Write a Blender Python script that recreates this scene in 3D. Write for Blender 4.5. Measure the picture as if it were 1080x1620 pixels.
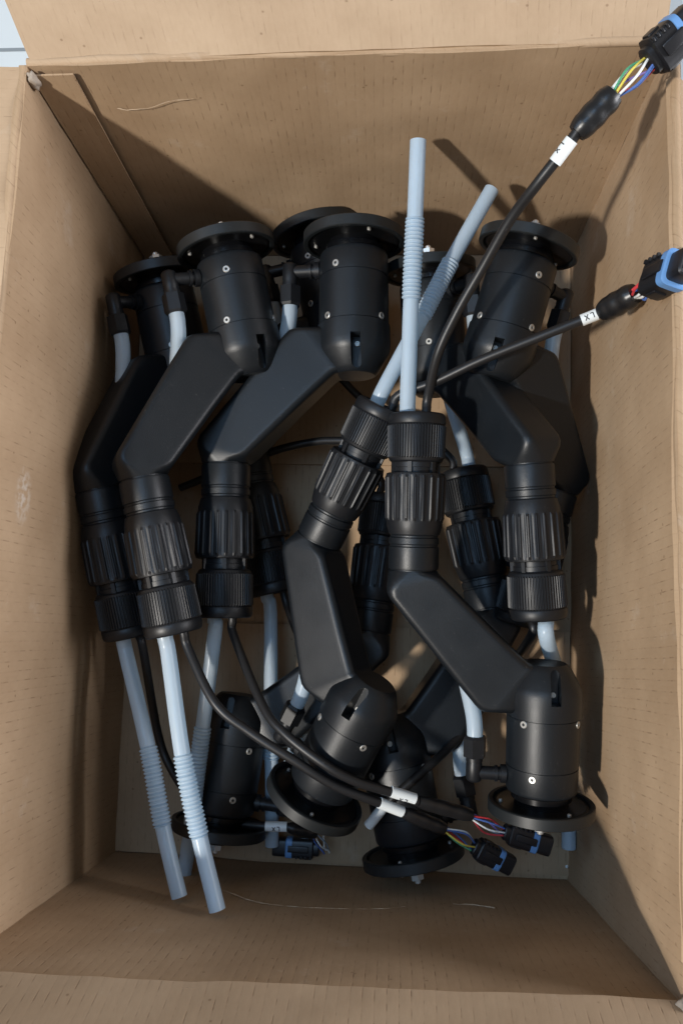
import bpy, bmesh, math, random
from mathutils import Vector, Matrix, Euler, Quaternion, noise
random.seed(7)
for o in list(bpy.data.objects): bpy.data.objects.remove(o)
PI = math.pi
scene = bpy.context.scene
COL = scene.collection

# ------------------------------------------------------------------ camera
F = 1300.0                                   # focal length in pixels of a 1080 x 1620 picture
CAM = Vector((0.04678, -0.08391, 0.74128)); ROT = (0.14927, 0.06692, 0.03032)
cd = bpy.data.cameras.new('camera'); cam = bpy.data.objects.new('camera', cd); COL.objects.link(cam)
cam.location = CAM; cam.rotation_euler = ROT
cd.sensor_fit = 'VERTICAL'; cd.sensor_height = 24.0; cd.lens = F / 1620 * 24.0
cd.clip_start = 0.01; cd.clip_end = 50
scene.camera = cam

# ------------------------------------------------------------------ light: room ambient, window, one ceiling lamp
w = bpy.data.worlds.new('World'); scene.world = w; w.use_nodes = True
w.node_tree.nodes['Background'].inputs[0].default_value = (1.0, 0.96, 0.90, 1)
w.node_tree.nodes['Background'].inputs[1].default_value = 0.21
def area(name, loc, target, sx, sy, power, col, shape='RECTANGLE'):
    l = bpy.data.lights.new(name, 'AREA'); l.shape = shape; l.size = sx; l.size_y = sy
    l.energy = power; l.color = col
    o = bpy.data.objects.new(name, l); COL.objects.link(o); o.location = loc
    o.rotation_euler = (Vector(target) - Vector(loc)).to_track_quat('-Z', 'Y').to_euler()
    return o
D0 = Vector((-0.62, -0.42, 1.0)).normalized()
area('ceiling_lamp', D0 * 2.6, (0, 0, 0), 0.13, 0.13, 64, (1.0, 0.95, 0.88), 'DISK')
area('window', (2.1, 0.34, 0.86), (-.15, 0.08, 0.2), 1.2, 1.0, 58.0, (0.95, 0.95, 1.0))
area('skylight', (-0.3, 0.1, 2.4), (0, 0, 0), 0.9, 0.7, 9.0, (0.34, 0.62, 1.0))
area('blue_window', (-1.7, 0.15, 1.75), (0, 0, 0), 0.8, 1.0, 9.0, (0.40, 0.66, 1.0))
scene.view_settings.view_transform = 'Standard'; scene.view_settings.look = 'None'
scene.view_settings.exposure = 0.0; scene.view_settings.gamma = 1.0
scene.cycles.max_bounces = 8; scene.cycles.use_denoising = True

# ------------------------------------------------------------------ points measured on the photograph, placed in the box
RC = Euler(ROT).to_matrix()
def at(u, v, z):
    r = RC @ Vector(((u - 540) / F, -(v - 810) / F, -1.0))
    return CAM + r * ((z - CAM.z) / r.z)
def at_y(u, v, y):
    r = RC @ Vector(((u - 540) / F, -(v - 810) / F, -1.0))
    return CAM + r * ((y - CAM.y) / r.y)
def at_x(u, v, x):
    r = RC @ Vector(((u - 540) / F, -(v - 810) / F, -1.0))
    return CAM + r * ((x - CAM.x) / r.x)

# ------------------------------------------------------------------ materials
def new_mat(name):
    m = bpy.data.materials.new(name); m.use_nodes = True
    nt = m.node_tree; return m, nt, nt.nodes, nt.links, nt.nodes['Principled BSDF']
def plastic(name, col, rough, bump=0.12, scale=900, spec=0.5, dust=0.0):
    m, nt, N, L, b = new_mat(name)
    b.inputs['Base Color'].default_value = (*col, 1)
    b.inputs['Specular IOR Level'].default_value = spec
    tc = N.new('ShaderNodeTexCoord')
    n1 = N.new('ShaderNodeTexNoise'); n1.inputs['Scale'].default_value = 60; n1.inputs['Detail'].default_value = 5
    L.new(tc.outputs['Object'], n1.inputs['Vector'])
    mr = N.new('ShaderNodeMapRange'); mr.inputs[1].default_value = .3; mr.inputs[2].default_value = .7
    mr.inputs[3].default_value = rough - .025; mr.inputs[4].default_value = rough + .035
    L.new(n1.outputs[0], mr.inputs[0]); L.new(mr.outputs[0], b.inputs['Roughness'])
    n2 = N.new('ShaderNodeTexNoise'); n2.inputs['Scale'].default_value = scale; n2.inputs['Detail'].default_value = 2
    L.new(tc.outputs['Object'], n2.inputs['Vector'])
    bp = N.new('ShaderNodeBump'); bp.inputs['Strength'].default_value = bump; bp.inputs['Distance'].default_value = 0.0003
    L.new(n2.outputs[0], bp.inputs['Height']); L.new(bp.outputs[0], b.inputs['Normal'])
    if dust:
        n3 = N.new('ShaderNodeTexNoise'); n3.inputs['Scale'].default_value = 380; n3.inputs['Detail'].default_value = 6
        L.new(tc.outputs['Object'], n3.inputs['Vector'])
        r = N.new('ShaderNodeMapRange'); r.inputs[1].default_value = .66; r.inputs[2].default_value = .80
        r.inputs[3].default_value = 0; r.inputs[4].default_value = dust
        L.new(n3.outputs[0], r.inputs[0])
        mx = N.new('ShaderNodeMix'); mx.data_type = 'RGBA'
        mx.inputs[6].default_value = (*col, 1); mx.inputs[7].default_value = (.16, .15, .14, 1)
        L.new(r.outputs[0], mx.inputs[0]); L.new(mx.outputs[2], b.inputs['Base Color'])
    return m
BLACK = plastic('black_moulded_plastic', (.0070, .0092, .0118), .40, .3, 1500, .45, .25)
GLOSS = plastic('black_glossy_plastic', (.004, .0042, .005), .24, .03, 900, .28)
NUT = plastic('black_nut_plastic', (.0085, .0095, .0115), .42, .10, 1200, .42, .25)
RUBBER = plastic('black_cable_jacket', (.013, .013, .014), .42, .10, 1500, .45, .2)
SHRINK = plastic('black_heat_shrink', (.011, .011, .012), .33, .15, 500, .5)
HOUSING = plastic('black_connector_plastic', (.011, .011, .013), .40, .08)
BLUE = plastic('blue_seal_rubber', (.13, .29, .58), .45, .05)
PAPER = plastic('white_label_sleeve', (.78, .82, .82), .40, .04)
INK = plastic('black_print', (.02, .02, .025), .6, .02)
WIRES = {k: plastic('wire_' + k, c, .35, .02) for k, c in dict(white=(.80, .82, .80), yellow=(.75, .62, .10),
         green=(.10, .40, .22), blue=(.08, .16, .45), red=(.60, .05, .06), violet=(.22, .16, .45), grey=(.25, .3, .36)).items()}
def steel():
    m, nt, N, L, b = new_mat('bright_steel')
    b.inputs['Base Color'].default_value = (.50, .49, .46, 1); b.inputs['Metallic'].default_value = .7
    b.inputs['Roughness'].default_value = .42
    return m
STEEL = steel()
CHROME = STEEL.copy(); CHROME.name = 'chromed_nut'; CHROME.node_tree.nodes['Principled BSDF'].inputs['Base Color'].default_value = (.85, .84, .80, 1); CHROME.node_tree.nodes['Principled BSDF'].inputs['Roughness'].default_value = .2; CHROME.node_tree.nodes['Principled BSDF'].inputs['Metallic'].default_value = .6
def silicone():
    m, nt, N, L, b = new_mat('milky_silicone')
    out = N['Material Output']
    tc = N.new('ShaderNodeTexCoord'); n = N.new('ShaderNodeTexNoise'); n.inputs['Scale'].default_value = 45
    n.inputs['Detail'].default_value = 4; L.new(tc.outputs['Object'], n.inputs['Vector'])
    cr = N.new('ShaderNodeMix'); cr.data_type = 'RGBA'
    cr.inputs[6].default_value = (.59, .70, .79, 1); cr.inputs[7].default_value = (.67, .77, .85, 1)
    L.new(n.outputs[0], cr.inputs[0]); L.new(cr.outputs[2], b.inputs['Base Color'])
    b.inputs['Roughness'].default_value = .30
    tr = N.new('ShaderNodeBsdfTranslucent'); tr.inputs[0].default_value = (.58, .78, .92, 1)
    ms = N.new('ShaderNodeMixShader'); ms.inputs[0].default_value = .42
    L.new(b.outputs[0], ms.inputs[1]); L.new(tr.outputs[0], ms.inputs[2]); L.new(ms.outputs[0], out.inputs['Surface'])
    return m
SILI = silicone()
def cardboard(name, tint=(1, 1, 1), tick=1.0, scuff=None):
    # UV: u in metres across the flutes, v in metres along them
    m, nt, N, L, b = new_mat(name)
    uv = N.new('ShaderNodeUVMap'); sep = N.new('ShaderNodeSeparateXYZ'); L.new(uv.outputs[0], sep.inputs[0])
    def math_(op, a, b_=None, c=None):
        n = N.new('ShaderNodeMath'); n.operation = op
        for i, x in enumerate((a, b_, c)):
            if x is None: continue
            if isinstance(x, (int, float)): n.inputs[i].default_value = x
            else: L.new(x, n.inputs[i])
        return n.outputs[0]
    U, V = sep.outputs[0], sep.outputs[1]
    wob = N.new('ShaderNodeTexNoise'); wob.inputs['Scale'].default_value = 12; L.new(uv.outputs[0], wob.inputs['Vector'])
    U2 = math_('ADD', U, math_('MULTIPLY', wob.outputs[0], .0022))
    fr = math_('FRACT', math_('DIVIDE', U2, .0064))
    pulse = math_('SUBTRACT', 1.0, math_('SMOOTH_MIN', 1.0, math_('MULTIPLY', math_('ABSOLUTE', math_('SUBTRACT', fr, .5)), 11.0), .2))
    comb = N.new('ShaderNodeCombineXYZ')
    L.new(math_('FLOOR', math_('DIVIDE', U2, .0064)), comb.inputs[0]); L.new(math_('MULTIPLY', V, 95.0), comb.inputs[1])
    tn = N.new('ShaderNodeTexNoise'); tn.inputs['Scale'].default_value = 1.0; tn.inputs['Detail'].default_value = 2
    L.new(comb.outputs[0], tn.inputs['Vector'])
    tm = N.new('ShaderNodeMapRange'); tm.inputs[1].default_value = .47; tm.inputs[2].default_value = .60
    L.new(tn.outputs[0], tm.inputs[0])
    lb = N.new('ShaderNodeMapRange'); lb.inputs[1].default_value = .38; lb.inputs[2].default_value = .62; lb.inputs[3].default_value = .02; lb.inputs[4].default_value = .16
    lbn = N.new('ShaderNodeTexNoise'); lbn.inputs['Scale'].default_value = 22; lbn.inputs['Detail'].default_value = 3; L.new(uv.outputs[0], lbn.inputs['Vector']); L.new(lbn.outputs[0], lb.inputs[0])
    ticks = math_('MULTIPLY', pulse, math_('MAXIMUM', math_('MULTIPLY', tm.outputs[0], math_('ADD', .30, math_('MULTIPLY', lb.outputs[0], 5.0))), lb.outputs[0]))
    big = N.new('ShaderNodeTexNoise'); big.inputs['Scale'].default_value = 14; big.inputs['Detail'].default_value = 6
    L.new(uv.outputs[0], big.inputs['Vector'])
    stretch = N.new('ShaderNodeMapping'); stretch.inputs['Scale'].default_value = (380, 140, 1); L.new(uv.outputs[0], stretch.inputs[0])
    fib = N.new('ShaderNodeTexNoise'); fib.inputs['Scale'].default_value = 1; fib.inputs['Detail'].default_value = 4
    L.new(stretch.outputs[0], fib.inputs['Vector'])
    speck = N.new('ShaderNodeTexVoronoi'); speck.inputs['Scale'].default_value = 75; L.new(uv.outputs[0], speck.inputs['Vector'])
    sp = N.new('ShaderNodeMapRange'); sp.inputs[1].default_value = .05; sp.inputs[2].default_value = .085; sp.inputs[3].default_value = 1; sp.inputs[4].default_value = 0
    L.new(speck.outputs[0], sp.inputs[0])
    c = (0.41 * tint[0], 0.288 * tint[1], 0.180 * tint[2])
    m1 = N.new('ShaderNodeMix'); m1.data_type = 'RGBA'
    m1.inputs[6].default_value = (c[0] * .86, c[1] * .83, c[2] * .80, 1); m1.inputs[7].default_value = (c[0] * 1.13, c[1] * 1.14, c[2] * 1.16, 1)
    f = math_('ADD', math_('MULTIPLY', big.outputs[0], .82), math_('MULTIPLY', fib.outputs[0], .18))
    mr = N.new('ShaderNodeMapRange'); mr.inputs[1].default_value = .3; mr.inputs[2].default_value = .7; L.new(f, mr.inputs[0])
    L.new(mr.outputs[0], m1.inputs[0])
    m2 = N.new('ShaderNodeMix'); m2.data_type = 'RGBA'; m2.blend_type = 'MULTIPLY'; m2.inputs[7].default_value = (.50, .45, .40, 1)
    L.new(m1.outputs[2], m2.inputs[6]); L.new(math_('MULTIPLY', ticks, .65 * tick), m2.inputs[0])
    m3 = N.new('ShaderNodeMix'); m3.data_type = 'RGBA'; m3.blend_type = 'MULTIPLY'; m3.inputs[7].default_value = (.42, .36, .30, 1)
    L.new(m2.outputs[2], m3.inputs[6]); L.new(math_('MULTIPLY', sp.outputs[0], .55), m3.inputs[0])
    sc = N.new('ShaderNodeTexNoise'); sc.inputs['Scale'].default_value = 17; sc.inputs['Detail'].default_value = 9; sc.inputs['Roughness'].default_value = .72
    L.new(uv.outputs[0], sc.inputs['Vector'])
    scr = N.new('ShaderNodeMapRange'); scr.inputs[1].default_value = .59; scr.inputs[2].default_value = .78; scr.inputs[3].default_value = 0; scr.inputs[4].default_value = .55; L.new(sc.outputs[0], scr.inputs[0])
    m4 = N.new('ShaderNodeMix'); m4.data_type = 'RGBA'; m4.inputs[7].default_value = (.56, .47, .38, 1)
    L.new(m3.outputs[2], m4.inputs[6]); L.new(scr.outputs[0], m4.inputs[0])
    last = m4.outputs[2]
    if scuff:       # a rubbed pale patch at (u, v) metres on this wall
        du = math_('DIVIDE', math_('SUBTRACT', U, scuff[0]), scuff[2]); dv = math_('DIVIDE', math_('SUBTRACT', V, scuff[1]), scuff[3])
        r2 = math_('ADD', math_('MULTIPLY', du, du), math_('MULTIPLY', dv, dv))
        fall = math_('MAXIMUM', 0.0, math_('SUBTRACT', 1.0, r2))
        rn = N.new('ShaderNodeTexNoise'); rn.inputs['Scale'].default_value = 240; rn.inputs['Detail'].default_value = 6; L.new(uv.outputs[0], rn.inputs['Vector'])
        rm = N.new('ShaderNodeMapRange'); rm.inputs[1].default_value = .42; rm.inputs[2].default_value = .62; rm.inputs[4].default_value = .75; L.new(rn.outputs[0], rm.inputs[0])
        m5 = N.new('ShaderNodeMix'); m5.data_type = 'RGBA'; m5.inputs[7].default_value = (.56, .49, .42, 1)
        L.new(last, m5.inputs[6]); L.new(math_('MULTIPLY', fall, rm.outputs[0]), m5.inputs[0]); last = m5.outputs[2]
    L.new(last, b.inputs['Base Color'])
    b.inputs['Roughness'].default_value = .78; b.inputs['Specular IOR Level'].default_value = .25
    wave = math_('COSINE', math_('MULTIPLY', U2, 2 * PI / .0064))
    h = math_('ADD', math_('MULTIPLY', wave, .05), math_('ADD', math_('MULTIPLY', ticks, -.5), math_('MULTIPLY', fib.outputs[0], .35)))
    bp = N.new('ShaderNodeBump'); bp.inputs['Strength'].default_value = .55; bp.inputs['Distance'].default_value = .0005
    L.new(h, bp.inputs['Height']); L.new(bp.outputs[0], b.inputs['Normal'])
    return m
CARD = cardboard('kraft_cardboard')
_e = at_x(927, 775, .200); _w = at_x(38, 780, -.2005)
CARD_E = cardboard('kraft_cardboard_rubbed_right', scuff=(_e.y + .2829, _e.z, .011, .016))
CARD_W = cardboard('kraft_cardboard_rubbed_left', scuff=(_w.y + .2818, _w.z, .022, .012))
CARDF = cardboard('kraft_cardboard_flap', (1.08, 1.10, 1.14), .45)
m_, nt_, N_, L_, b_ = new_mat('torn_paper'); b_.inputs['Base Color'].default_value = (.36, .30, .24, 1); b_.inputs['Roughness'].default_value = .9
TORN = m_
m_, nt_, N_, L_, b_ = new_mat('scuffed_crease'); b_.inputs['Base Color'].default_value = (.47, .355, .24, 1); b_.inputs['Roughness'].default_value = .85
CREASE = m_
def tiles():
    m, nt, N, L, b = new_mat('pale_floor_tile')
    tc = N.new('ShaderNodeTexCoord')
    n = N.new('ShaderNodeTexNoise'); n.inputs['Scale'].default_value = 6; n.inputs['Detail'].default_value = 5; L.new(tc.outputs['Object'], n.inputs['Vector'])
    cr = N.new('ShaderNodeMix'); cr.data_type = 'RGBA'; cr.inputs[6].default_value = (.56, .62, .65, 1); cr.inputs[7].default_value = (.64, .69, .71, 1)
    L.new(n.outputs[0], cr.inputs[0]); L.new(cr.outputs[2], b.inputs['Base Color']); b.inputs['Roughness'].default_value = .35
    return m
TILE = tiles()
m_, nt_, N_, L_, b_ = new_mat('grey_grout'); b_.inputs['Base Color'].default_value = (.22, .25, .27, 1); b_.inputs['Roughness'].default_value = .9
GROUT = m_

# ------------------------------------------------------------------ mesh helpers
def mesh(name, V, Fc, mat, smooth=True, uv=None):
    me = bpy.data.meshes.new(name); me.from_pydata([tuple(v) for v in V], [], Fc); me.update()
    bm = bmesh.new(); bm.from_mesh(me); bmesh.ops.recalc_face_normals(bm, faces=bm.faces); bm.to_mesh(me); bm.free()
    if smooth:
        me.shade_smooth()
        me.set_sharp_from_angle(angle=math.radians(smooth if smooth is not True else 38))
    me.materials.append(mat)
    if uv is not None:
        lay = me.uv_layers.new(name='UVMap')
        for lp in me.loops: lay.data[lp.index].uv = uv(me.vertices[lp.vertex_index].co)
    return me
def link(name, me, parent=None):
    o = bpy.data.objects.new(name, me); COL.objects.link(o)
    if parent is not None: o.parent = parent
    return o
def empty(name, loc=(0, 0, 0), mat=None):
    o = bpy.data.objects.new(name, None); COL.objects.link(o); o.empty_display_size = .02
    if mat is not None: o.matrix_world = mat
    else: o.location = loc
    return o
def grid_faces(nr, nc, wrap=True, cap0=True, cap1=True, off=0):
    Fc = []
    for i in range(nr - 1):
        for j in range(nc if wrap else nc - 1):
            a = off + i * nc + j; b = off + i * nc + (j + 1) % nc
            Fc.append((a, b, b + nc, a + nc))
    if cap0: Fc.append(tuple(off + j for j in range(nc))[::-1])
    if cap1: Fc.append(tuple(off + (nr - 1) * nc + j for j in range(nc)))
    return Fc
def lathe(profile, n=48, x0=0.0, z0=0.0, fn=None, cap=True):
    """profile: (y, r); turned about a line parallel to local Y. fn(y_index, angle) adds to the radius."""
    V = []
    for i, (y, r) in enumerate(profile):
        for j in range(n):
            a = 2 * PI * j / n
            rr = r + (fn(i, a, j) if fn else 0)
            V.append((x0 + rr * math.sin(a), y, z0 + rr * math.cos(a)))
    return V, grid_faces(len(profile), n, True, cap, cap)
def join(parts):
    V, Fc = [], []
    for v, f in parts:
        o = len(V); V += list(v); Fc += [tuple(i + o for i in q) for q in f]
    return V, Fc
def spline(P, step):
    P = [Vector(p) for p in P]
    Q = [P[0] * 2 - P[1]] + P + [P[-1] * 2 - P[-2]]
    out = []
    for i in range(1, len(Q) - 2):
        p0, p1, p2, p3 = Q[i - 1:i + 3]
        n = max(2, int((p2 - p1).length / .002))
        for k in range(n):
            t = k / n
            out.append(.5 * ((2 * p1) + (p2 - p0) * t + (2 * p0 - 5 * p1 + 4 * p2 - p3) * t * t + (3 * p1 - p0 - 3 * p2 + p3) * t ** 3))
    out.append(P[-1].copy())
    # even spacing
    L = [0]
    for a, b in zip(out, out[1:]): L.append(L[-1] + (b - a).length)
    n = max(2, int(L[-1] / step)); res = []; k = 0
    for i in range(n + 1):
        s = L[-1] * i / n
        while k < len(L) - 2 and L[k + 1] < s: k += 1
        t = (s - L[k]) / max(1e-9, L[k + 1] - L[k]); res.append(out[k].lerp(out[k + 1], t))
    return res, L[-1]
def frames(P):
    T = []
    for i in range(len(P)):
        a = P[max(0, i - 1)]; b = P[min(len(P) - 1, i + 1)]; T.append((b - a).normalized())
    up = Vector((0, 0, 1)); n = (up - T[0] * up.dot(T[0]))
    if n.length < 1e-3: n = Vector((1, 0, 0))
    n.normalize(); R = []
    for i, t in enumerate(T):
        if i: n = T[i - 1].rotation_difference(t) @ n
        n = (n - t * n.dot(t)).normalized()
        R.append((n, t.cross(n), t))
    return R
def sweep(P, rad, n=20, cap=True, sec=None):
    R = frames(P); V = []
    for i, p in enumerate(P):
        r = rad(i) if callable(rad) else rad
        a, b, t = R[i]
        for j in range(n):
            th = 2 * PI * j / n
            V.append(p + (a * math.cos(th) + b * math.sin(th)) * r)
    return V, grid_faces(len(P), n, True, cap, cap)
def tub(P, r, step=.003, n=16, cap=True):
    S, _ = spline(P, step); return sweep(S, r, n, cap)

# ------------------------------------------------------------------ THE SETTING: tiled floor
me = mesh('floor', [(-3, -3, -.012), (3, -3, -.012), (3, 3, -.012), (-3, 3, -.012)], [(0, 1, 2, 3)], TILE, False)
fl = link('floor', me); fl['kind'] = 'structure'
g = []
gy = at(6, 75, -.008).y
for k in range(-4, 5):
    for ax in (0, 1):
        c = gy + k * .6 if ax else .30 + k * .6
        a, b = c - .002, c + .002
        z0 = -.0115 if ax else -.0110
        q = [(-3, a, z0), (3, a, z0), (3, b, z0), (-3, b, z0)] if ax else [(a, -3, z0), (b, -3, z0), (b, 3, z0), (a, 3, z0)]
        g.append((q, [(0, 1, 2, 3)]))
V, Fc = join(g); o = link('grout', mesh('grout', V, Fc, GROUT, False), fl)

# ------------------------------------------------------------------ THE BOX
box = empty('cardboard_box', (0, 0, -.008))
box['label'] = 'open brown corrugated cardboard box with worn folded-out flaps holding the black arms'
box['category'] = 'box'
RIM = {'nw': Vector((-.1993, .2730, .273)), 'ne': Vector((.2062, .2807, .273)), 'se': Vector((.1996, -.2705, .273)), 'sw': Vector((-.2014, -.2777, .273))}
FLO = {'nw': Vector((-.2068, .2749, 0)), 'ne': Vector((.2026, .2740, 0)), 'se': Vector((.1936, -.2829, 0)), 'sw': Vector((-.1942, -.2778, 0))}
def panel(name, A, B, C, D, out, mat, amp=.0015, seed=0, nu=40, nv=28, th=.0055, parent=box, edge=0.0, round_top=0.0):
    """A-B bottom edge, D-C top edge (inside face); thickness goes along out."""
    out = Vector(out).normalized(); V = []; lu = (B - A).length; lv = (D - A).length; UV = []
    for side in (0, 1):
        for j in range(nv + 1):
            for i in range(nu + 1):
                u, v = i / nu, j / nv
                p = (A.lerp(B, u)).lerp(D.lerp(C, u), v)
                d = amp * noise.noise(Vector((u * lu * 9 + seed * 5.1, v * lv * 9, seed * 3.3))) * min(1, 8 * u, 8 * (1 - u))
                d += amp * .3 * noise.noise(Vector((u * lu * 40 + seed, v * lv * 40, seed * 1.7)))
                if edge and j == nv: p = p + (D - A).normalized() * edge * noise.noise(Vector((u * lu * 22, seed * 2.0, 4)))
                if round_top and j >= nv - 2: d -= round_top * (j - nv + 2) / 2 * .5
                p = p + out * (side * th - d)
                V.append(p); UV.append((u * lu, v * lv))
    n = (nu + 1) * (nv + 1); Fc = []
    for s in (0, 1):
        for j in range(nv):
            for i in range(nu):
                a = s * n + j * (nu + 1) + i; Fc.append((a, a + 1, a + nu + 2, a + nu + 1))
    def rim(idx):
        for a, b in zip(idx, idx[1:]): Fc.append((a, b, b + n, a + n))
    rim([i for i in range(nu + 1)]); rim([nv * (nu + 1) + i for i in range(nu + 1)])
    rim([j * (nu + 1) for j in range(nv + 1)]); rim([j * (nu + 1) + nu for j in range(nv + 1)])
    org = Vector(box.location) if parent is box else Vector((0, 0, 0))
    me = bpy.data.meshes.new(name); me.from_pydata([tuple(v - org) for v in V], [], Fc)
    lay = me.uv_layers.new(name='UVMap')
    for lp in me.loops: lay.data[lp.index].uv = UV[lp.vertex_index]
    bm = bmesh.new(); bm.from_mesh(me); bmesh.ops.recalc_face_normals(bm, faces=bm.faces); bm.to_mesh(me); bm.free()
    me.shade_smooth(); me.set_sharp_from_angle(angle=math.radians(50)); me.materials.append(mat)
    return link(name, me, parent)
E3 = .0035
wn = panel('side_wall', FLO['nw'], FLO['ne'], RIM['ne'], RIM['nw'], (0, 1, 0), CARD, .0028, 1)
we = panel('side_wall', FLO['se'], FLO['ne'] + Vector((0, .004, 0)), RIM['ne'] + Vector((0, .004, 0)), RIM['se'], (1, 0, 0), CARD_E, .0028, 2, 52)
ws = panel('side_wall', FLO['sw'], FLO['se'] + Vector((.004, 0, 0)), RIM['se'] + Vector((.004, 0, 0)), RIM['sw'], (0, -1, 0), CARD, .0022, 3)
ww = panel('side_wall', FLO['sw'] - Vector((0, .004, 0)), FLO['nw'] + Vector((0, .004, 0)), RIM['nw'] + Vector((0, .001, 0)), RIM['sw'] - Vector((0, .004, 0)), (-1, 0, 0), CARD_W, .0028, 4, 52)
# bottom: outer sheet and two inner flaps
z = Vector((0, 0, 1))
panel('bottom_panel', Vector((-.212, -.288, -.0005)), Vector((.212, -.288, -.0005)), Vector((.212, .284, -.0005)), Vector((-.212, .284, -.0005)), (0, 0, -1), CARD, .001, 5)
ya, yb = at(600, 735, .004).y, at(600, 993, .004).y
panel('bottom_flap', Vector((-.200, yb, .0035)), Vector((.197, yb + .001, .0035)), Vector((.196, -.279, .0035)), Vector((-.196, -.277, .0035)), (0, 0, -1), CARD, .0010, 6, th=.0028)
panel('bottom_flap', Vector((-.203, ya - .001, .0035)), Vector((.199, ya, .0035)), Vector((.201, .273, .0035)), Vector((-.205, .273, .0035)), (0, 0, -1), CARD, .0010, 7, th=.0028)
# manufacturer's joint: strip of the left wall glued over the far wall
a, b = at_y(113, 110, .2715), at_y(268, 395, .2715)
panel('joint_flap', Vector((-.2040, .2735, .002)), Vector((b.x, .2725, .002)), Vector((a.x, .2762 - .003, .268)), Vector((-.1985, .2725, .268)), (0, 1, 0), CARD, .0010, 8, 8, 28, th=.0012).location.y -= .0030
# top flaps, folded outwards (inside face up)
def flap(name, A, B, outdir, length, rise, mat, seed, gap=.002, skew=(0, 0), amp=.003, nu=40, off=.0015, lift=.001):
    o = Vector(outdir).normalized(); d = (o * math.cos(rise) + z * math.sin(rise)) * length
    s = (B - A).normalized(); up = (z * math.cos(rise) - o * math.sin(rise))
    A2 = A + o * off + s * gap + z * lift; B2 = B + o * off - s * gap + z * lift
    ob = panel(name, A2, B2, B2 + d + s * skew[1], A2 + d - s * skew[0], -up, mat, amp, seed, nu, 24)
    return ob
fn_ = flap('top_flap', RIM['nw'], RIM['ne'], (0, 1, 0), .20, math.radians(12), CARDF, 11, .003, (.085, .020))
fw_ = flap('top_flap', RIM['sw'], RIM['nw'], (-1, 0, 0), .19, math.radians(3), CARDF, 12, .001)
fs_ = flap('top_flap', RIM['sw'], RIM['se'], (0, -1, 0), .19, math.radians(72), CARD, 13, .001, off=-.0030, lift=-.004)
fe_ = flap('top_flap', RIM['se'], RIM['ne'], (1, 0, 0), .19, math.radians(-35), CARD, 14, .022)
# rounded, slightly crushed fold lines
def fold(A, B, r, seed, mat=CARD):
    P, _ = spline([A, A.lerp(B, .33) + Vector((0, 0, .0006)), A.lerp(B, .66), B], .006)
    P = [p + Vector((noise.noise(p * 30 + Vector((seed, 0, 0))), noise.noise(p * 30 + Vector((0, seed, 0))), noise.noise(p * 40 + Vector((0, 0, seed))))) * .0013 for p in P]
    V, Fc = sweep(P, r, 12)
    ob = link('fold', mesh('fold', [v - box.location for v in V], Fc, mat, True, uv=lambda c: (c.x + c.y, c.z)), box)
e = Vector((.0, .003, -.0012)); fold(RIM['nw'] + e, RIM['ne'] + e, .0030, 1, CARDF)
e = Vector((.003, .0, -.0012)); fold(RIM['se'] + e, RIM['ne'] + e, .0030, 2)
e = Vector((-.003, .0, -.0012)); fold(RIM['sw'] + e, RIM['nw'] + e, .0030, 4)
# torn paper at two corners
def crumple(c, r, seed, sx=1, sy=1, sz=1):
    bm = bmesh.new(); bmesh.ops.create_icosphere(bm, subdivisions=3, radius=1)
    for v in bm.verts:
        k = 1 + .45 * noise.noise(v.co * 1.6 + Vector((seed, seed, 0))); v.co = Vector((v.co.x * sx, v.co.y * sy, v.co.z * sz)) * r * k + c - box.location
    me = bpy.data.meshes.new('torn_corner'); bm.to_mesh(me); bm.free(); me.materials.append(TORN); me.shade_smooth()
    link('torn_corner', me, box)
crumple(RIM['nw'] + Vector((.0025, -.006, -.006)), .0042, 3, .8, .9, 1.8)
crumple(RIM['se'] + Vector((.001, .001, .000)), .006, 5, 1.1, .8, .8)
# pale scuffed creases in the board
def crease(pts, wall, r=.00034):
    if wall == 'n': P = [at_y(u, v, .2725 + .0017 * 0) for u, v in pts]
    elif wall == 's': P = [at_y(u, v, -.2772) for u, v in pts]
    else: P = [at_x(u, v, .198) for u, v in pts]
    S, _ = spline(P, .002)
    S = [p + Vector((0, 0, .0013 * noise.noise(p * 90) + .0005 * noise.noise(p * 320))) for p in S]
    V, Fc = sweep(S, lambda i: r * max(.1, .8 + 1.3 * noise.noise(S[i] * 120) + .7 * noise.noise(S[i] * 500)), 6)
    link('crease', mesh('crease', [v - box.location for v in V], Fc, CREASE), box)
crease([(186, 171), (205, 174), (240, 170), (272, 160), (306, 156)], 'n', .00024)
crease([(108, 183), (130, 189), (158, 186)], 'n', .00028)
crease([(352, 1408), (400, 1425), (450, 1433), (520, 1437), (600, 1438), (640, 1434)], 's')
crease([(716, 1430), (745, 1431), (782, 1436)], 's')
crease([(865, 1528), (885, 1536), (910, 1549), (948, 1558)], 's')

c = at(896, 1371, .0045)
bm = bmesh.new(); bmesh.ops.create_icosphere(bm, subdivisions=2, radius=.0013)
for v in bm.verts: v.co *= 1 + .4 * noise.noise(v.co * 900)
me = bpy.data.meshes.new('speck'); bm.to_mesh(me); bm.free(); me.materials.append(PAPER)
sp_ = link('scrap', me); sp_.location = c; sp_['label'] = 'tiny white scrap lying in the near right corner of the box floor'; sp_['category'] = 'scrap'

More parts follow.
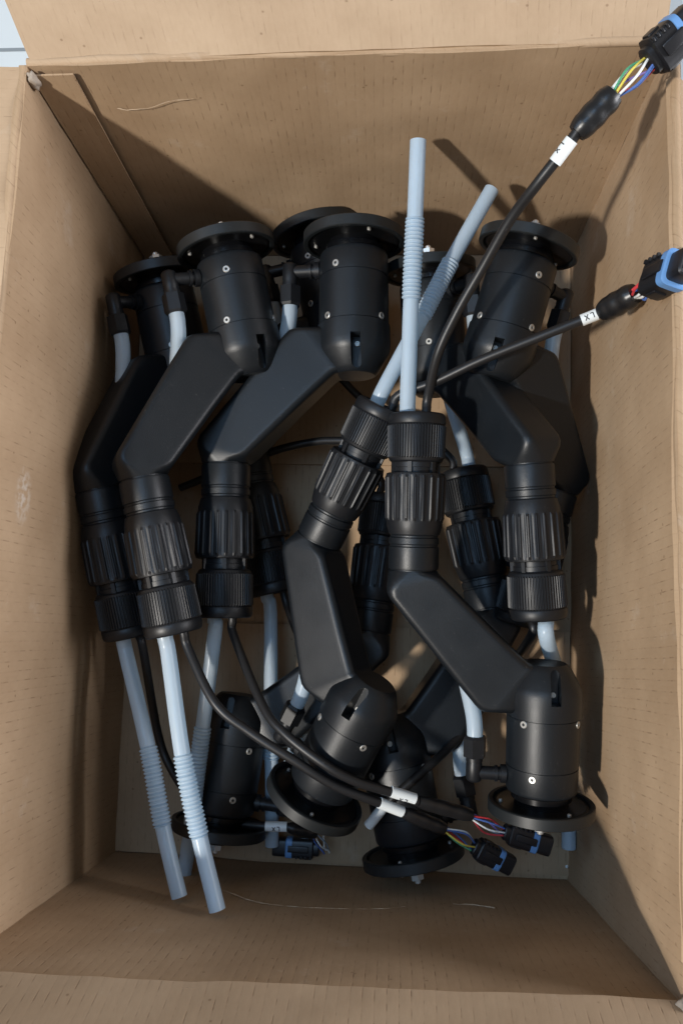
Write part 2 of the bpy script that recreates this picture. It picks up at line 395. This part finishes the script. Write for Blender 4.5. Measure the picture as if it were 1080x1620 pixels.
# ------------------------------------------------------------------ THE ARM (one rigid moulded assembly), local units: pixels / S
S = 2077.0
def px(*a): return tuple(x / S for x in a)
def prof(L): return [(y / S, r / S) for y, r in L]
def body_mesh():
    P = prof([(160, 30), (160, 49), (158, 53), (154, 54.5), (120.5, 54.8), (120, 53.6), (118.5, 53.6), (118, 55), (44, 55.6), (43.5, 54.6), (42.3, 54.6), (42, 57.4), (14, 58), (6, 57.6),
              (0, 56.6), (-5, 54.4), (-28, 42), (-35, 36.5), (-37.5, 33), (-38, 20)])
    V, Fc = lathe(P, 72)
    ob = link('body', mesh('body', V, Fc, BLACK, 30))
    cut = []
    for s in (-1, 1):
        pts = []
        for k in range(9): a = PI + PI * k / 8; pts.append((9 + 7.5 * math.cos(a), -26 + 7.5 * math.sin(a)))
        pts += [(16.5, 17), (1.5, 17)]
        n = len(pts)
        Vc = [(x / S, y / S, s * 28 / S) for x, y in pts] + [(x / S, y / S, s * 75 / S) for x, y in pts]
        Fq = [tuple(range(n))[::-1], tuple(range(n, 2 * n))] + [(i, (i + 1) % n, n + (i + 1) % n, n + i) for i in range(n)]
        cut.append((Vc, Fq))
    V, Fc = join(cut); c = link('cut', mesh('cut', V, Fc, GLOSS, False))
    md = ob.modifiers.new('b', 'BOOLEAN'); md.operation = 'DIFFERENCE'; md.object = c; md.solver = 'EXACT'
    dg = bpy.context.evaluated_depsgraph_get(); me = bpy.data.meshes.new_from_object(ob.evaluated_get(dg))
    bpy.data.objects.remove(ob); bpy.data.objects.remove(c)
    me.name = 'body'; me.materials.clear(); me.materials.append(BLACK)
    me.shade_smooth(); me.set_sharp_from_angle(angle=math.radians(30))
    return me
def arm_mesh():
    st = [((-243, -174), (-168, -175), 37, 36), ((-244, -162), (-167, -173), 38.5, 28), ((-245.5, -150), (-166, -170), 39.5, 19), ((-244.5, -141), (-163, -167), 39.5, 14),
          ((-240, -132), (-158, -162), 39, 11), ((-206, -91), (-133, -138), 37.5, 11), ((-175, -54), (-110, -116), 36, 11), ((-140, -12), (-78, -85), 34.5, 11),
          ((-107, 27), (-48, -57), 33, 11), ((-100, 34), (-36, -46), 32.5, 11), ((-92, 37), (-30, -41), 32.5, 11), ((-85, 37.5), (-27, -38.5), 32.5, 11), ((-52, 37.5), (-20, -37.2), 33, 11), ((-40, 34), (-8, -34), 26, 11)]
    V = []
    for (l, r, dz, cr) in st:
        c = Vector(((l[0] + r[0]) / 2, (l[1] + r[1]) / 2, 0)); h = Vector(((r[0] - l[0]) / 2, (r[1] - l[1]) / 2, 0)); w = h.length; hd = h / w
        cr = min(cr, w - .5, dz - .5); pts = []
        for sx, sy, a0 in ((1, 1, 0), (-1, 1, 90), (-1, -1, 180), (1, -1, 270)):
            for k in range(9):
                a = math.radians(a0 + 90 * k / 8)
                pts.append((sx * (w - cr) + cr * math.cos(a), sy * (dz - cr) + cr * math.sin(a)))
        full = []
        for i, q in enumerate(pts):
            full.append(q); nx = pts[(i + 1) % len(pts)]
            if i % 9 == 8:      # support points that keep the faces flat
                for f in (.06, .35, .65, .94): full.append((q[0] + (nx[0] - q[0]) * f, q[1] + (nx[1] - q[1]) * f))
        for x_, z_ in full:
            p = c + hd * x_; V.append((p.x / S, p.y / S, z_ / S))
    n = 52
    me = mesh('arm', V, grid_faces(len(st), n), BLACK, 50)
    return me
NX = -205 / S
def neck_mesh():
    P = prof([(-172, 30), (-172, 36), (-176, 36), (-177, 38.3), (-180, 39), (-211, 39), (-212.5, 37.2), (-215, 37.2), (-216.5, 39), (-225, 38.7), (-226.5, 36.8), (-229, 36.8), (-231, 39.3), (-236, 40), (-236, 30)])
    V, Fc = lathe(P, 56, NX); return mesh('neck', V, Fc, BLACK, 25)
def ribbed_mesh():
    ys = [(-231, 30), (-231, 39.5), (-236, 41), (-244, 43), (-250, 43.6), (-252, 43.8), (-256, 44.2), (-290, 45.2), (-318, 46), (-322, 46), (-325, 45.2), (-326, 42), (-326, 30)]
    nr = 22; per = 8; n = nr * per
    def fn(i, a, j):
        if i in (6, 7, 8):
            k = j % per
            if k in (0, 1): return 1.9 / S
            if (j // per) % 1 == 0 and k in (4, 5): return -.7 / S
        if i == 5 and j % per in (0, 1): return .4 / S
        return 0
    V, Fc = lathe(prof(ys), n, NX, 0, fn); return mesh('ribbed_nut', V, Fc, NUT, 22)
def collar_mesh():
    V, Fc = lathe(prof([(-324, 20), (-324, 33.5), (-334, 33.5), (-334.5, 35), (-346, 35), (-346, 20)]), 40, NX)
    parts = [(V, Fc)]
    for k in range(6):
        a = 2 * PI * (k + .25) / 6; c, s = math.cos(a), math.sin(a)
        vs = []
        for y in (-325, -345):
            for t, r in ((-3, 31), (3, 31), (3, 38.5), (-3, 38.5)):
                vs.append(((r * s + t * c) / S + NX, y / S, (r * c - t * s) / S))
        parts.append((vs, [(0, 1, 2, 3), (7, 6, 5, 4), (0, 4, 5, 1), (1, 5, 6, 2), (2, 6, 7, 3), (3, 7, 4, 0)]))
    V, Fc = join(parts); return mesh('collar', V, Fc, NUT, 30)
def knurl_mesh():
    ys = [(-342, 30), (-342, 38), (-344.5, 41), (-348, 42.4), (-350, 42.8), (-398, 44), (-400, 43.6), (-402, 42.6), (-402, 30)]
    n = 62 * 4
    def fn(i, a, j):
        if i in (4, 5): return (1.9 if j % 4 in (0, 1) else 0) / S
        return 0
    V, Fc = lathe(prof(ys), n, NX, 0, fn); return mesh('knurled_nut', V, Fc, NUT, 22)
def cap_mesh():
    V, Fc = lathe(prof([(-401, 30), (-401, 44.2), (-403, 45), (-412, 44.6), (-416, 43.2), (-418, 41), (-418.5, 33), (-416, 31.5), (-416, 10)]), 56, NX)
    return mesh('end_cap', V, Fc, NUT, 28)
def flange_neck_mesh():
    V, Fc = lathe(prof([(159, 20), (159, 44), (162, 46), (170, 46), (172, 41), (180, 41), (180, 20)]), 48); return mesh('flange_neck', V, Fc, GLOSS, 30)
def disc_mesh():
    V, Fc = lathe(prof([(187, 60), (187, 70), (186, 72), (178, 73.2), (176, 74), (176, 79.5), (177.2, 81), (192.6, 81), (194, 79.6), (194.5, 77), (194.5, 60), (196, 58), (196, 30)]), 96)
    return mesh('flange_disc', V, Fc, DISCM, 30)
def face_mesh():
    V, Fc = lathe(prof([(189, 20), (180, 20), (180, 64), (179, 66), (179, 69), (180, 71.5), (189, 71.5)]), 96, cap=False); return mesh('disc_face', V, Fc, DISCF, 30)
DISCF = plastic('black_disc_face_plastic', (.0045, .005, .006), .42, .04, 900, .35)
DISCM = plastic('black_disc_plastic', (.011, .0135, .0150), .42, .06, 900, .5, .15)
def hub_mesh():
    V, Fc = lathe(prof([(194, 20), (194, 30), (197, 31), (200, 30), (202, 24), (204, 20), (211, 19), (211, 8)]), 40); return mesh('hub', V, Fc, BLACK, 30)
def hex_mesh(r, y0, y1, hole=.45):
    V = []; n = 6
    for y, k in ((y0, 1), (y1, 1), (y1, hole), (y1 - (y1 - y0) * .6, hole)):
        for j in range(n): a = PI / 3 * j; V.append((r * k * math.sin(a) / S, y / S, r * k * math.cos(a) / S))
    return V, grid_faces(4, n)
def nut_mesh():
    a = hex_mesh(11, 211, 222, .55); b = lathe(prof([(214, 3), (214, 5), (227, 5), (228.5, 3.5), (228.5, 1)]), 14)
    V, Fc = join([a, b]); return mesh('steel_nut', V, Fc, CHROME, 30)
def screw_mesh(r=5.6):
    # head facing +Z, hex socket
    V = []; n = 18
    for z_, k in ((-1.5, 1), (.9, 1), (1.5, .86), (1.5, .42), (-.4, .38)):
        for j in range(n): a = 2 * PI * j / n; V.append((r * k * math.cos(a) / S, r * k * math.sin(a) / S, z_ / S))
    return mesh('screw', V, grid_faces(5, n), STEEL, 30)
def bolt_mesh():
    V = []; n = 12
    for z_, k in ((-2, 1), (3, 1), (4, .8), (4, .45), (1.5, .4)):
        for j in range(n): a = 2 * PI * j / n; V.append((3.1 * k * math.cos(a) / S, 3.1 * k * math.sin(a) / S, z_ / S))
    return mesh('bolt', V, grid_faces(5, n), STEEL, 30)
def elbow_mesh():
    a = tub([px(-48, 137, 0), px(-70, 137, 0), px(-97, 137, 0)], 10.2 / S, .0015, 20)
    q, f = lathe(prof([(152, 2), (151.5, 7), (149.5, 10.5), (146, 12.6), (124, 12.6), (118, 11.4), (108, 11.4), (108, 4)]), 24); q = [(x - 103.5 / S, y, z_) for x, y, z_ in q]
    def ring(cx, cy, ax, r, h):
        V, Fc = lathe([(-h / 2 / S, r * .8 / S), (-h / 2 / S, r / S), (h / 2 / S, r / S), (h / 2 / S, r * .8 / S)], 24)
        if ax == 'x': V = [(y + cx / S, x + cy / S, z_) for x, y, z_ in V]
        else: V = [(x + cx / S, y + cy / S, z_) for x, y, z_ in V]
        return V, Fc
    V, Fc = join([a, (q, f), ring(-59, 137, 'x', 14, 8), ring(-70, 137, 'x', 12.5, 4), ring(-103.5, 116, 'y', 13, 6)])
    return mesh('hose_elbow', V, Fc, NUT, 35)
def hexnut_mesh():
    V = []; n = 6
    for y, r in ((114, 13), (112, 18), (84, 18.5), (80, 16), (80, 9)):
        for j in range(n): a = PI / 3 * j + .26; V.append(((r * math.sin(a) - 103.5) / S, y / S, r * math.cos(a) / S))
    return mesh('hex_nut', V, grid_faces(5, n), NUT, 20)
def feed_mesh():
    V, Fc = tub([px(-103.5, 86, 0), px(-104, 68, 0), px(-106.5, 48, -1), px(-112, 24, -2), px(-118, 0, -3), px(-122, -24, -3)], 12.4 / S, .002, 24)
    return mesh('feed_tube', V, Fc, SILI, 50)
ME = dict(body=body_mesh(), arm=arm_mesh(), neck=neck_mesh(), ribbed_nut=ribbed_mesh(), collar=collar_mesh(), knurled_nut=knurl_mesh(), end_cap=cap_mesh(),
          flange_neck=flange_neck_mesh(), flange_disc=disc_mesh(), disc_face=face_mesh(), hub=hub_mesh(), steel_nut=nut_mesh(), screw=screw_mesh(), bolt=bolt_mesh(),
          hose_elbow=elbow_mesh(), hex_nut=hexnut_mesh(), feed_tube=feed_mesh())
def build_unit():
    t = empty('feeder_arm')
    b = link('body', ME['body'], t)
    for s in (1, -1):
        for deg, y, r in ((-24, 129, 54.8), (-40, 49, 55.4), (57, 49, 55.4)):
            a = math.radians(deg); o = link('screw', ME['screw'], b)
            d = Vector((math.sin(a), 0, s * math.cos(a)))
            o.rotation_euler = d.to_track_quat('Z', 'Y').to_euler(); o.location = (d.x * r / S, y / S, d.z * r / S)
        o = link('screw', ME['screw'], b); o.scale = (.8,) * 3; o.location = px(9, 6, s * 29); o.rotation_euler = (0 if s > 0 else PI, 0, 0)
    link('arm', ME['arm'], t); link('neck', ME['neck'], t); link('ribbed_nut', ME['ribbed_nut'], t); link('collar', ME['collar'], t)
    link('knurled_nut', ME['knurled_nut'], t); link('end_cap', ME['end_cap'], t); link('flange_neck', ME['flange_neck'], t)
    d = link('flange_disc', ME['flange_disc'], t); link('hub', ME['hub'], d); link('disc_face', ME['disc_face'], d); link('steel_nut', ME['steel_nut'], d)
    for k in range(3):
        a = k * PI * 2 / 3 + .5
        for s in (1, -1):
            o = link('bolt', ME['bolt'], d); o.location = (62 * math.sin(a) / S, (195 if s > 0 else 180) / S, 62 * math.cos(a) / S)
            o.rotation_euler = (-s * PI / 2, 0, 0)
    h = link('hose_elbow', ME['hose_elbow'], t); link('hex_nut', ME['hex_nut'], h); link('feed_tube', ME['feed_tube'], t)
    return t
def copy_tree(o, parent=None):
    c = o.copy(); COL.objects.link(c)
    if parent is not None: c.parent = parent
    for ch in list(o.children): copy_tree(ch, c)
    return c
POSES = {1:[0.00844, 0.13394, 0.12392, 1.0256, 0.99757, -0.02304, -0.06579, 0.01896, 0.9979, -0.06196, 0.06708, 0.06057, 0.99591],
 2:[-0.07433, 0.13007, 0.12754, 0.9901, 0.88183, -0.22755, 0.41304, 0.25247, 0.96759, -0.00595, -0.39829, 0.10953, 0.91069],
 3:[-0.1416, 0.12909, 0.07226, 0.99387, 0.64734, -0.227, 0.72761, 0.28296, 0.95797, 0.04713, -0.70773, 0.17538, 0.68437],
 4:[-0.00868, 0.17475, 0.05839, 1.03431, 0.97041, -0.24122, -0.01045, 0.24008, 0.96861, -0.06453, 0.02569, 0.06011, 0.99786],
 5:[0.11737, 0.12704, 0.1381, 0.9661, -0.80171, 0.25836, -0.53899, 0.12889, 0.95527, 0.26618, 0.58365, 0.14393, -0.79914],
 6:[0.07427, 0.13018, 0.08344, 0.96727, -0.61786, -0.08198, 0.782, 0.07334, 0.98421, 0.16112, -0.78286, 0.1569, -0.60209],
 7:[0.15145, -0.11681, 0.13595, 0.9571, 0.99999, -0.00383, 0.00186, -0.00407, -0.98807, 0.15397, 0.00125, -0.15398, -0.98807],
 8:[0.02434, -0.1313, 0.13287, 0.96135, 0.76952, -0.42676, 0.4751, -0.51346, -0.85581, 0.06291, 0.37974, -0.29235, -0.87768],
 9:[0.0438, -0.165, 0.05926, 1.02671, -0.96368, 0.2063, 0.16959, -0.20409, -0.97847, 0.03056, 0.17225, -0.00516, 0.98504],
 10:[-0.08432, -0.15382, 0.04983, 0.99588, -0.99263, -0.11373, 0.04182, 0.11407, -0.99346, 0.00578, 0.04089, 0.01051, 0.99911]}
LABELS = {
 1: 'black plastic feeder arm lying on top at upper centre, broad pale-lit arm slanting down left',
 2: 'black plastic feeder arm between the far-left arm and the large upper centre one',
 3: 'black plastic feeder arm pressed against the left wall of the box, leftmost of all',
 4: 'black plastic feeder arm mostly hidden beneath the upper centre arm, its nuts showing at right',
 5: 'black plastic feeder arm at upper right with tilted disc by the right wall',
 6: 'black feeder arm behind the crossing tubes, its nuts upright beside the right wall',
 7: 'black feeder arm at lower right whose cable rises over the far right corner',
 8: 'black feeder arm in the centre, tilted disc below, slanted hose leaning on far wall',
 9: 'black plastic feeder arm at bottom centre with steel nut showing under its disc',
 10: 'black plastic feeder arm deep in the lower left behind the hanging milky tubes'}
proto = build_unit(); UN = {}
for n in range(1, 11):
    u = proto if n == 1 else copy_tree(proto)
    p = POSES[n]; R = Matrix(((p[4], p[5], p[6]), (p[7], p[8], p[9]), (p[10], p[11], p[12])))
    u.matrix_world = Matrix.Translation(Vector(p[:3])) @ R.to_4x4() @ Matrix.Scale(p[3], 4)
    u['label'] = LABELS[n]; u['category'] = 'feeder arm'; u['group'] = 'black feeder arms packed in the box'
    UN[n] = u
    SPIN = {5: -.55}.get(n)
    if SPIN:
        for ch in u.children:
            if ch.name.split('.')[0] == 'body': ch.rotation_euler = (0, SPIN, 0)
bpy.context.view_layer.update()
MW = {n: UN[n].matrix_world.copy() for n in UN}
def world_part(n, name, V, Fc, mat, smooth=50, parent=None):
    inv = MW[n].inverted()
    me = mesh(name, [inv @ Vector(v) for v in V], Fc, mat, smooth)
    return link(name, me, parent or UN[n])

# ------------------------------------------------------------------ milky hoses with a corrugated stretch
def hose(n, pts, corr, r=.0057, lead=True):
    P = [at(*p) for p in pts]
    if lead:
        M = MW[n]; P = [M @ Vector(px(-220, -412, 0)), M @ Vector(px(-220, -424, 0)), M @ Vector(px(-220, -450, 0))] + P[2:]
    Sx, Lg = spline(P, .0005)
    # where the corrugation lies, by nearest points
    def near(q): q = at(*q); return min(range(len(Sx)), key=lambda i: (Sx[i] - q).length)
    if corr: c0, c1 = sorted((near(corr[0]), near(corr[1])))
    else: c0 = c1 = -1
    keep = [i for i in range(len(Sx)) if (c0 - 3 <= i <= c1 + 3) or i % 6 == 0 or i == len(Sx) - 1]
    pitch = 5.6
    def rad(k):
        i = keep[k]
        if c0 <= i <= c1:
            ph = ((i - c0) / pitch) % 1
            return r * (.88 + .34 * max(0, math.sin(PI * ph)) ** .8)
        return r
    Q = [Sx[i] for i in keep]
    V, Fc = sweep(Q, rad, 24, False)
    ni = 24 * len(Q)
    Vi, Fi = sweep(Q[::-1][:40], r * .70, 24, False)       # inner wall near the open end
    V2 = V + Vi; off = len(V)
    Fc = Fc + [tuple(i + off for i in f) for f in Fi]
    last = (len(Q) - 1) * 24
    # ring joining outer end and inner start: nearest index match
    inner = list(range(off, off + 24)); outer = list(range(last, last + 24))
    k0 = min(range(24), key=lambda k: (V2[inner[k]] - V2[outer[0]]).length)
    k1 = (V2[inner[(k0 + 1) % 24]] - V2[outer[1]]).length < (V2[inner[(k0 - 1) % 24]] - V2[outer[1]]).length
    for j in range(24):
        d = 1 if k1 else -1
        Fc.append((outer[j], outer[(j + 1) % 24], inner[(k0 + d * (j + 1)) % 24], inner[(k0 + d * j) % 24]))
    world_part(n, 'corrugated_hose', V2, Fc, SILI, 60)
hose(1, [(338, 1010, .100), (327, 1090, .098), (310, 1235, .085), (299, 1330, .07), (290, 1396, .05)], [(321, 1150, .093), (304, 1275, .08)])
hose(2, [(268, 1040, .15), (275, 1090, .15), (289, 1195, .15), (316, 1325, .15), (344, 1440, .152)], [(289, 1194, .15), (315, 1324, .15)])
hose(3, [(212, 1035, .105), (219, 1090, .11), (235, 1185, .12), (258, 1308, .122), (284, 1419, .125)], [(234, 1182, .12), (257, 1306, .122)])
hose(4, [(418, 1010, .04), (424, 1080, .042), (428, 1130, .045), (430, 1240, .035), (430, 1338, .03)], [(427, 1128, .045), (430, 1200, .04)])
hose(6, [(874, 1000, .115), (879, 1035, .10), (888, 1100, .06), (898, 1230, .035), (899, 1342, .03)], None)
hose(7, [(648, 630, .168), (648, 600, .17), (650, 475, .18), (656, 345, .19), (661, 222, .203)], [(649, 474, .18), (655, 346, .19)])
hose(8, [(604, 635, .158), (625, 590, .158), (668, 500, .155), (715, 410, .15), (777, 300, .148)], [(668, 500, .155), (713, 414, .15)])
hose(9, [(0, 0, 0), (0, 0, 0), (714, 640, .07), (702, 585, .07)], None)

# ------------------------------------------------------------------ cables with label sleeve, shrink sleeve, wires and plug
def box_sec(P0, t, side, up, L0, L1, w, h, ex=5, n=28, k0=1.0, k1=1.0, bev=.0008):
    V = []
    for s, k in ((L0, .86 * k0), (L0 + bev, k0), (L1 - bev, k1), (L1, .88 * k1)):
        for j in range(n):
            a = 2 * PI * j / n; c = math.copysign(abs(math.cos(a)) ** (2 / ex), math.cos(a)); d = math.copysign(abs(math.sin(a)) ** (2 / ex), math.sin(a))
            V.append(P0 + t * s + side * (c * w / 2 * k) + up * (d * h / 2 * k))
    return V, grid_faces(4, n)
def plug(n, A, B, scale=1.0, roll=0.0, hollow=False):
    """A: wire end, B: mating end, world points"""
    t = (B - A).normalized(); up = Vector((0, 0, 1)); up = (up - t * up.dot(t)).normalized(); up = Quaternion(t, roll) @ up; side = t.cross(up)
    L = (B - A).length; w, h = .0185 * scale, .0150 * scale
    parts = [box_sec(A, t, side, up, 0, L * .16, w * .74, h * .74, 3), box_sec(A, t, side, up, L * .12, L * .60, w, h)]
    parts.append(box_sec(A + up * h * .52, t, side, up, L * .22, L * .66, w * .34, h * .16))
    for s in (-1, 1): parts.append(box_sec(A + side * s * w * .5, t, side, up, L * .2, L * .42, w * .10, h * .5))
    for k in range(4): parts.append(box_sec(A + up * h * .5 + side * w * (-.42 + .0 * k), t, side, up, L * (.15 + .1 * k), L * (.19 + .1 * k), w * .14, h * .14))
    V, Fc = join(parts); c = world_part(n, 'plug', V, Fc, HOUSING, 35)
    V, Fc = box_sec(A, t, side, up, L * .56, L * .72, w * 1.03, h * 1.05); world_part(n, 'seal', V, Fc, BLUE, 35, c)
    # front shroud
    V, Fc = box_sec(A, t, side, up, L * .70, L, w * (.92 if not hollow else .80), h * (.94 if not hollow else .78)); world_part(n, 'shroud', V, Fc, HOUSING, 35, c)
    if hollow:
        g = []
        for a in (-1, 1):
            for b in (-1, 0, 1): g.append(box_sec(A + side * a * w * .18 + up * b * h * .2, t, side, up, L * .99, L * 1.012, w * .10, h * .10, 5, 12, bev=.0001))
        V, Fc = join(g); world_part(n, 'pin_holes', V, Fc, WIRES['grey'], 35, c)
    return c
def letters(n, P, R, r, s0, s1, phi0, parent):
    """LX printed round a sleeve: strokes on the cylinder; reads from the plug towards the cable"""
    # P polyline and frames of the sleeve
    h = .0036
    def pt(s, y):       # s along sleeve 0..1 , y metres round the sleeve
        f = s * (len(P) - 1); i = min(int(f), len(P) - 2); p = P[i].lerp(P[i + 1], f - i); a, b, t = R[i]
        th = phi0 + y / r
        return p + (a * math.cos(th) + b * math.sin(th)) * (r + .00012)
    Ls = sum((b - a).length for a, b in zip(P, P[1:]))
    def stroke(p0, p1, wd=.00065):
        d = Vector((p1[0] - p0[0], p1[1] - p0[1])); m = Vector((-d.y, d.x)).normalized() * wd / 2; V = []; N = 8
        for k in range(N + 1):
            q = Vector(p0) + d * k / N
            for s in (-1, 1): e = q + m * s; V.append(pt(e.x / Ls, e.y))
        return V, [(2 * k, 2 * k + 1, 2 * k + 3, 2 * k + 2) for k in range(N)]
    # text frame: reading direction = -s, up = +y*sign
    c = Ls * .5; w = .0024
    def T(x, y): return (c - x, y)
    g = [stroke(T(-.0030, -h / 2), T(-.0030, h / 2)), stroke(T(-.0030, -h / 2), T(-.0010, -h / 2)),
         stroke(T(.0004, -h / 2), T(.0028, h / 2)), stroke(T(.0004, h / 2), T(.0028, -h / 2))]
    # up must be 90 degrees anticlockwise from the reading direction seen from outside
    V, Fc = join(g); world_part(n, 'lettering', V, Fc, INK, False, parent)
def cable(n, pts, r=.0034, lead=True, label=None, shrink=None, phi=0.0, text=True, sr=.0052):
    P = [at(*p) for p in pts]
    if lead:
        M = MW[n]; P = [M @ Vector(px(-191, -410, 0)), M @ Vector(px(-190.5, -424, 0)), M @ Vector(px(-189, -445, 0))] + P[2:]
    Sx, Lg = spline(P, .0025); V, Fc = sweep(Sx, r, 18)
    cb = world_part(n, 'cable', V, Fc, RUBBER, 60)
    if label:
        A, B = at(*label[0]), at(*label[1])
        Q, _ = spline([A, A.lerp(B, .5), B], .0012); V, Fc = sweep(Q, r + .0006, 28)
        lb = world_part(n, 'label_sleeve', V, Fc, PAPER, 60)
        if text: letters(n, Q, frames(Q), r + .0006, 0, 1, phi, lb)
    if shrink:
        A, B = at(*shrink[0]), at(*shrink[1]); Q, _ = spline([A, A.lerp(B, .5), B], .0012); m = len(Q) - 1
        def rd(i):
            f = i / m
            return sr * (.74 + .26 * min(1, f / .22)) * (1 - .18 * max(0, (f - .86) / .14)) * (1 + .035 * math.sin(f * 17) * (f < .8))
        V, Fc = sweep(Q, rd, 22); world_part(n, 'shrink_sleeve', V, Fc, SHRINK, 50)
    return cb
def wires(n, A, B, cols, spread=.0030, bow=.004, parent=None, r=.00068, seed=0, upw=Vector((0, 0, 1))):
    rnd = random.Random(seed); A, B = at(*A), at(*B); t = (B - A).normalized(); u = (upw - t * upw.dot(t)).normalized(); s = t.cross(u)
    for k, c in enumerate(cols):
        a = 2 * PI * k / len(cols) + rnd.random() * .6; b = a + rnd.uniform(.8, 2.4)
        oa = (s * math.cos(a) + u * math.sin(a)) * spread * .55; ob = (s * math.cos(b) + u * math.sin(b)) * spread * .8
        om = (s * math.cos((a + b) / 2) + u * math.sin((a + b) / 2)) * (spread + bow * rnd.random())
        V, Fc = tub([A + oa - t * .003, A + oa * 1.1 + t * .001, A.lerp(B, .5) + om, B + ob * 1.1 - t * .001, B + ob + t * .003], r, .001, 8)
        world_part(n, 'wire', V, Fc, WIRES[c], 60)
# upper centre arm
cable(1, [(372, 1020, .11), (385, 1060, .120), (415, 1115, .133), (450, 1160, .145), (510, 1207, .15), (560, 1235, .145), (620, 1254, .135), (660, 1268, .128)],
      label=((618, 1252, .1355), (656, 1264, .129)), shrink=((662, 1268, .128), (745, 1290, .112)), phi=.9)
wires(1, (745, 1291, .112), (799, 1318, .105), ['white', 'blue', 'red', 'violet', 'grey', 'red'], seed=3)
plug(1, at(796, 1315, .105), at(869, 1338, .100), .86)
# arm left of it
cable(2, [(292, 1030, .150), (305, 1062, .150), (340, 1112, .150), (395, 1158, .150), (465, 1203, .148), (530, 1243, .142), (600, 1270, .132), (642, 1288, .122)],
      label=((600, 1270, .132), (636, 1284, .124)), shrink=((640, 1286, .124), (702, 1311, .110)), phi=2.6)
wires(2, (702, 1310, .110), (752, 1343, .095), ['yellow', 'blue', 'white', 'blue', 'red', 'green'], seed=5)
plug(2, at(748, 1338, .096), at(808, 1369, .088), .86)
# left wall arm
cable(3, [(226, 1035, .090), (233, 1090, .075), (250, 1160, .06), (272, 1218, .055), (310, 1268, .052), (370, 1299, .052), (420, 1307, .054), (460, 1309, .054)],
      label=((420, 1307, .054), (454, 1308, .054)), shrink=((457, 1309, .054), (500, 1318, .045)), phi=.35)
wires(3, (500, 1318, .045), (515, 1345, .03), ['white', 'grey', 'white', 'blue'], spread=.003, bow=.007, seed=8)
plug(3, at(505, 1343, .022), at(432, 1338, .022), .86)
# hidden arm below it
cable(4, [(441, 965, .035), (458, 992, .03), (478, 1015, .025), (520, 1050, .02), (560, 1095, .02)])
# arm by the right wall
cable(6, [(834, 985, .11), (822, 1015, .09), (800, 1065, .065), (765, 1115, .055), (735, 1155, .06), (700, 1192, .075), (655, 1232, .09), (615, 1268, .092), (588, 1300, .085)],
      label=((611, 1271, .0925), (583, 1306, .083)), text=False)
# lower right arm
cable(7, [(675, 640, .172), (677, 615, .176), (692, 560, .19), (722, 495, .205), (762, 425, .222), (805, 350, .245), (850, 290, .268), (880, 252, .278), (906, 218, .285), (916, 203, .288)],
      label=((877, 257, .277), (904, 221, .2848)), shrink=((911, 211, .286), (970, 148, .296)), phi=-.75, sr=.0078)
wires(7, (968, 150, .296), (1030, 98, .302), ['white', 'yellow', 'green', 'white', 'violet', 'red', 'blue', 'blue'], spread=.0048, bow=.002, r=.0008, seed=11)
plug(7, at(1024, 100, .302), at(1096, 30, .310), 1.22, .5)
# centre arm
cable(8, [(622, 650, .150), (650, 625, .160), (690, 603, .172), (760, 570, .185), (850, 534, .198), (918, 507, .206), (946, 496, .210)],
      label=((919, 507, .2065), (944, 497, .2095)), shrink=((951, 494, .2105), (1004, 464, .232)), phi=.15, sr=.0080)
wires(8, (1003, 465, .232), (1034, 447, .25), ['white', 'red', 'red', 'green', 'blue', 'blue', 'white'], spread=.0048, bow=.003, r=.0009, seed=4)
plug(8, at(1024, 450, .252), at(1094, 414, .298), 1.15, .35, True)
# bottom centre arm
cable(9, [(736, 725, .06), (705, 690, .045), (650, 672, .035), (600, 655, .03), (565, 625, .035), (543, 602, .04), (515, 570, .045)])
# lower left arm
cable(10, [(618, 770, .042), (610, 735, .045), (570, 706, .045), (520, 697, .045), (460, 706, .045), (410, 722, .04), (345, 748, .035), (285, 772, .03)])
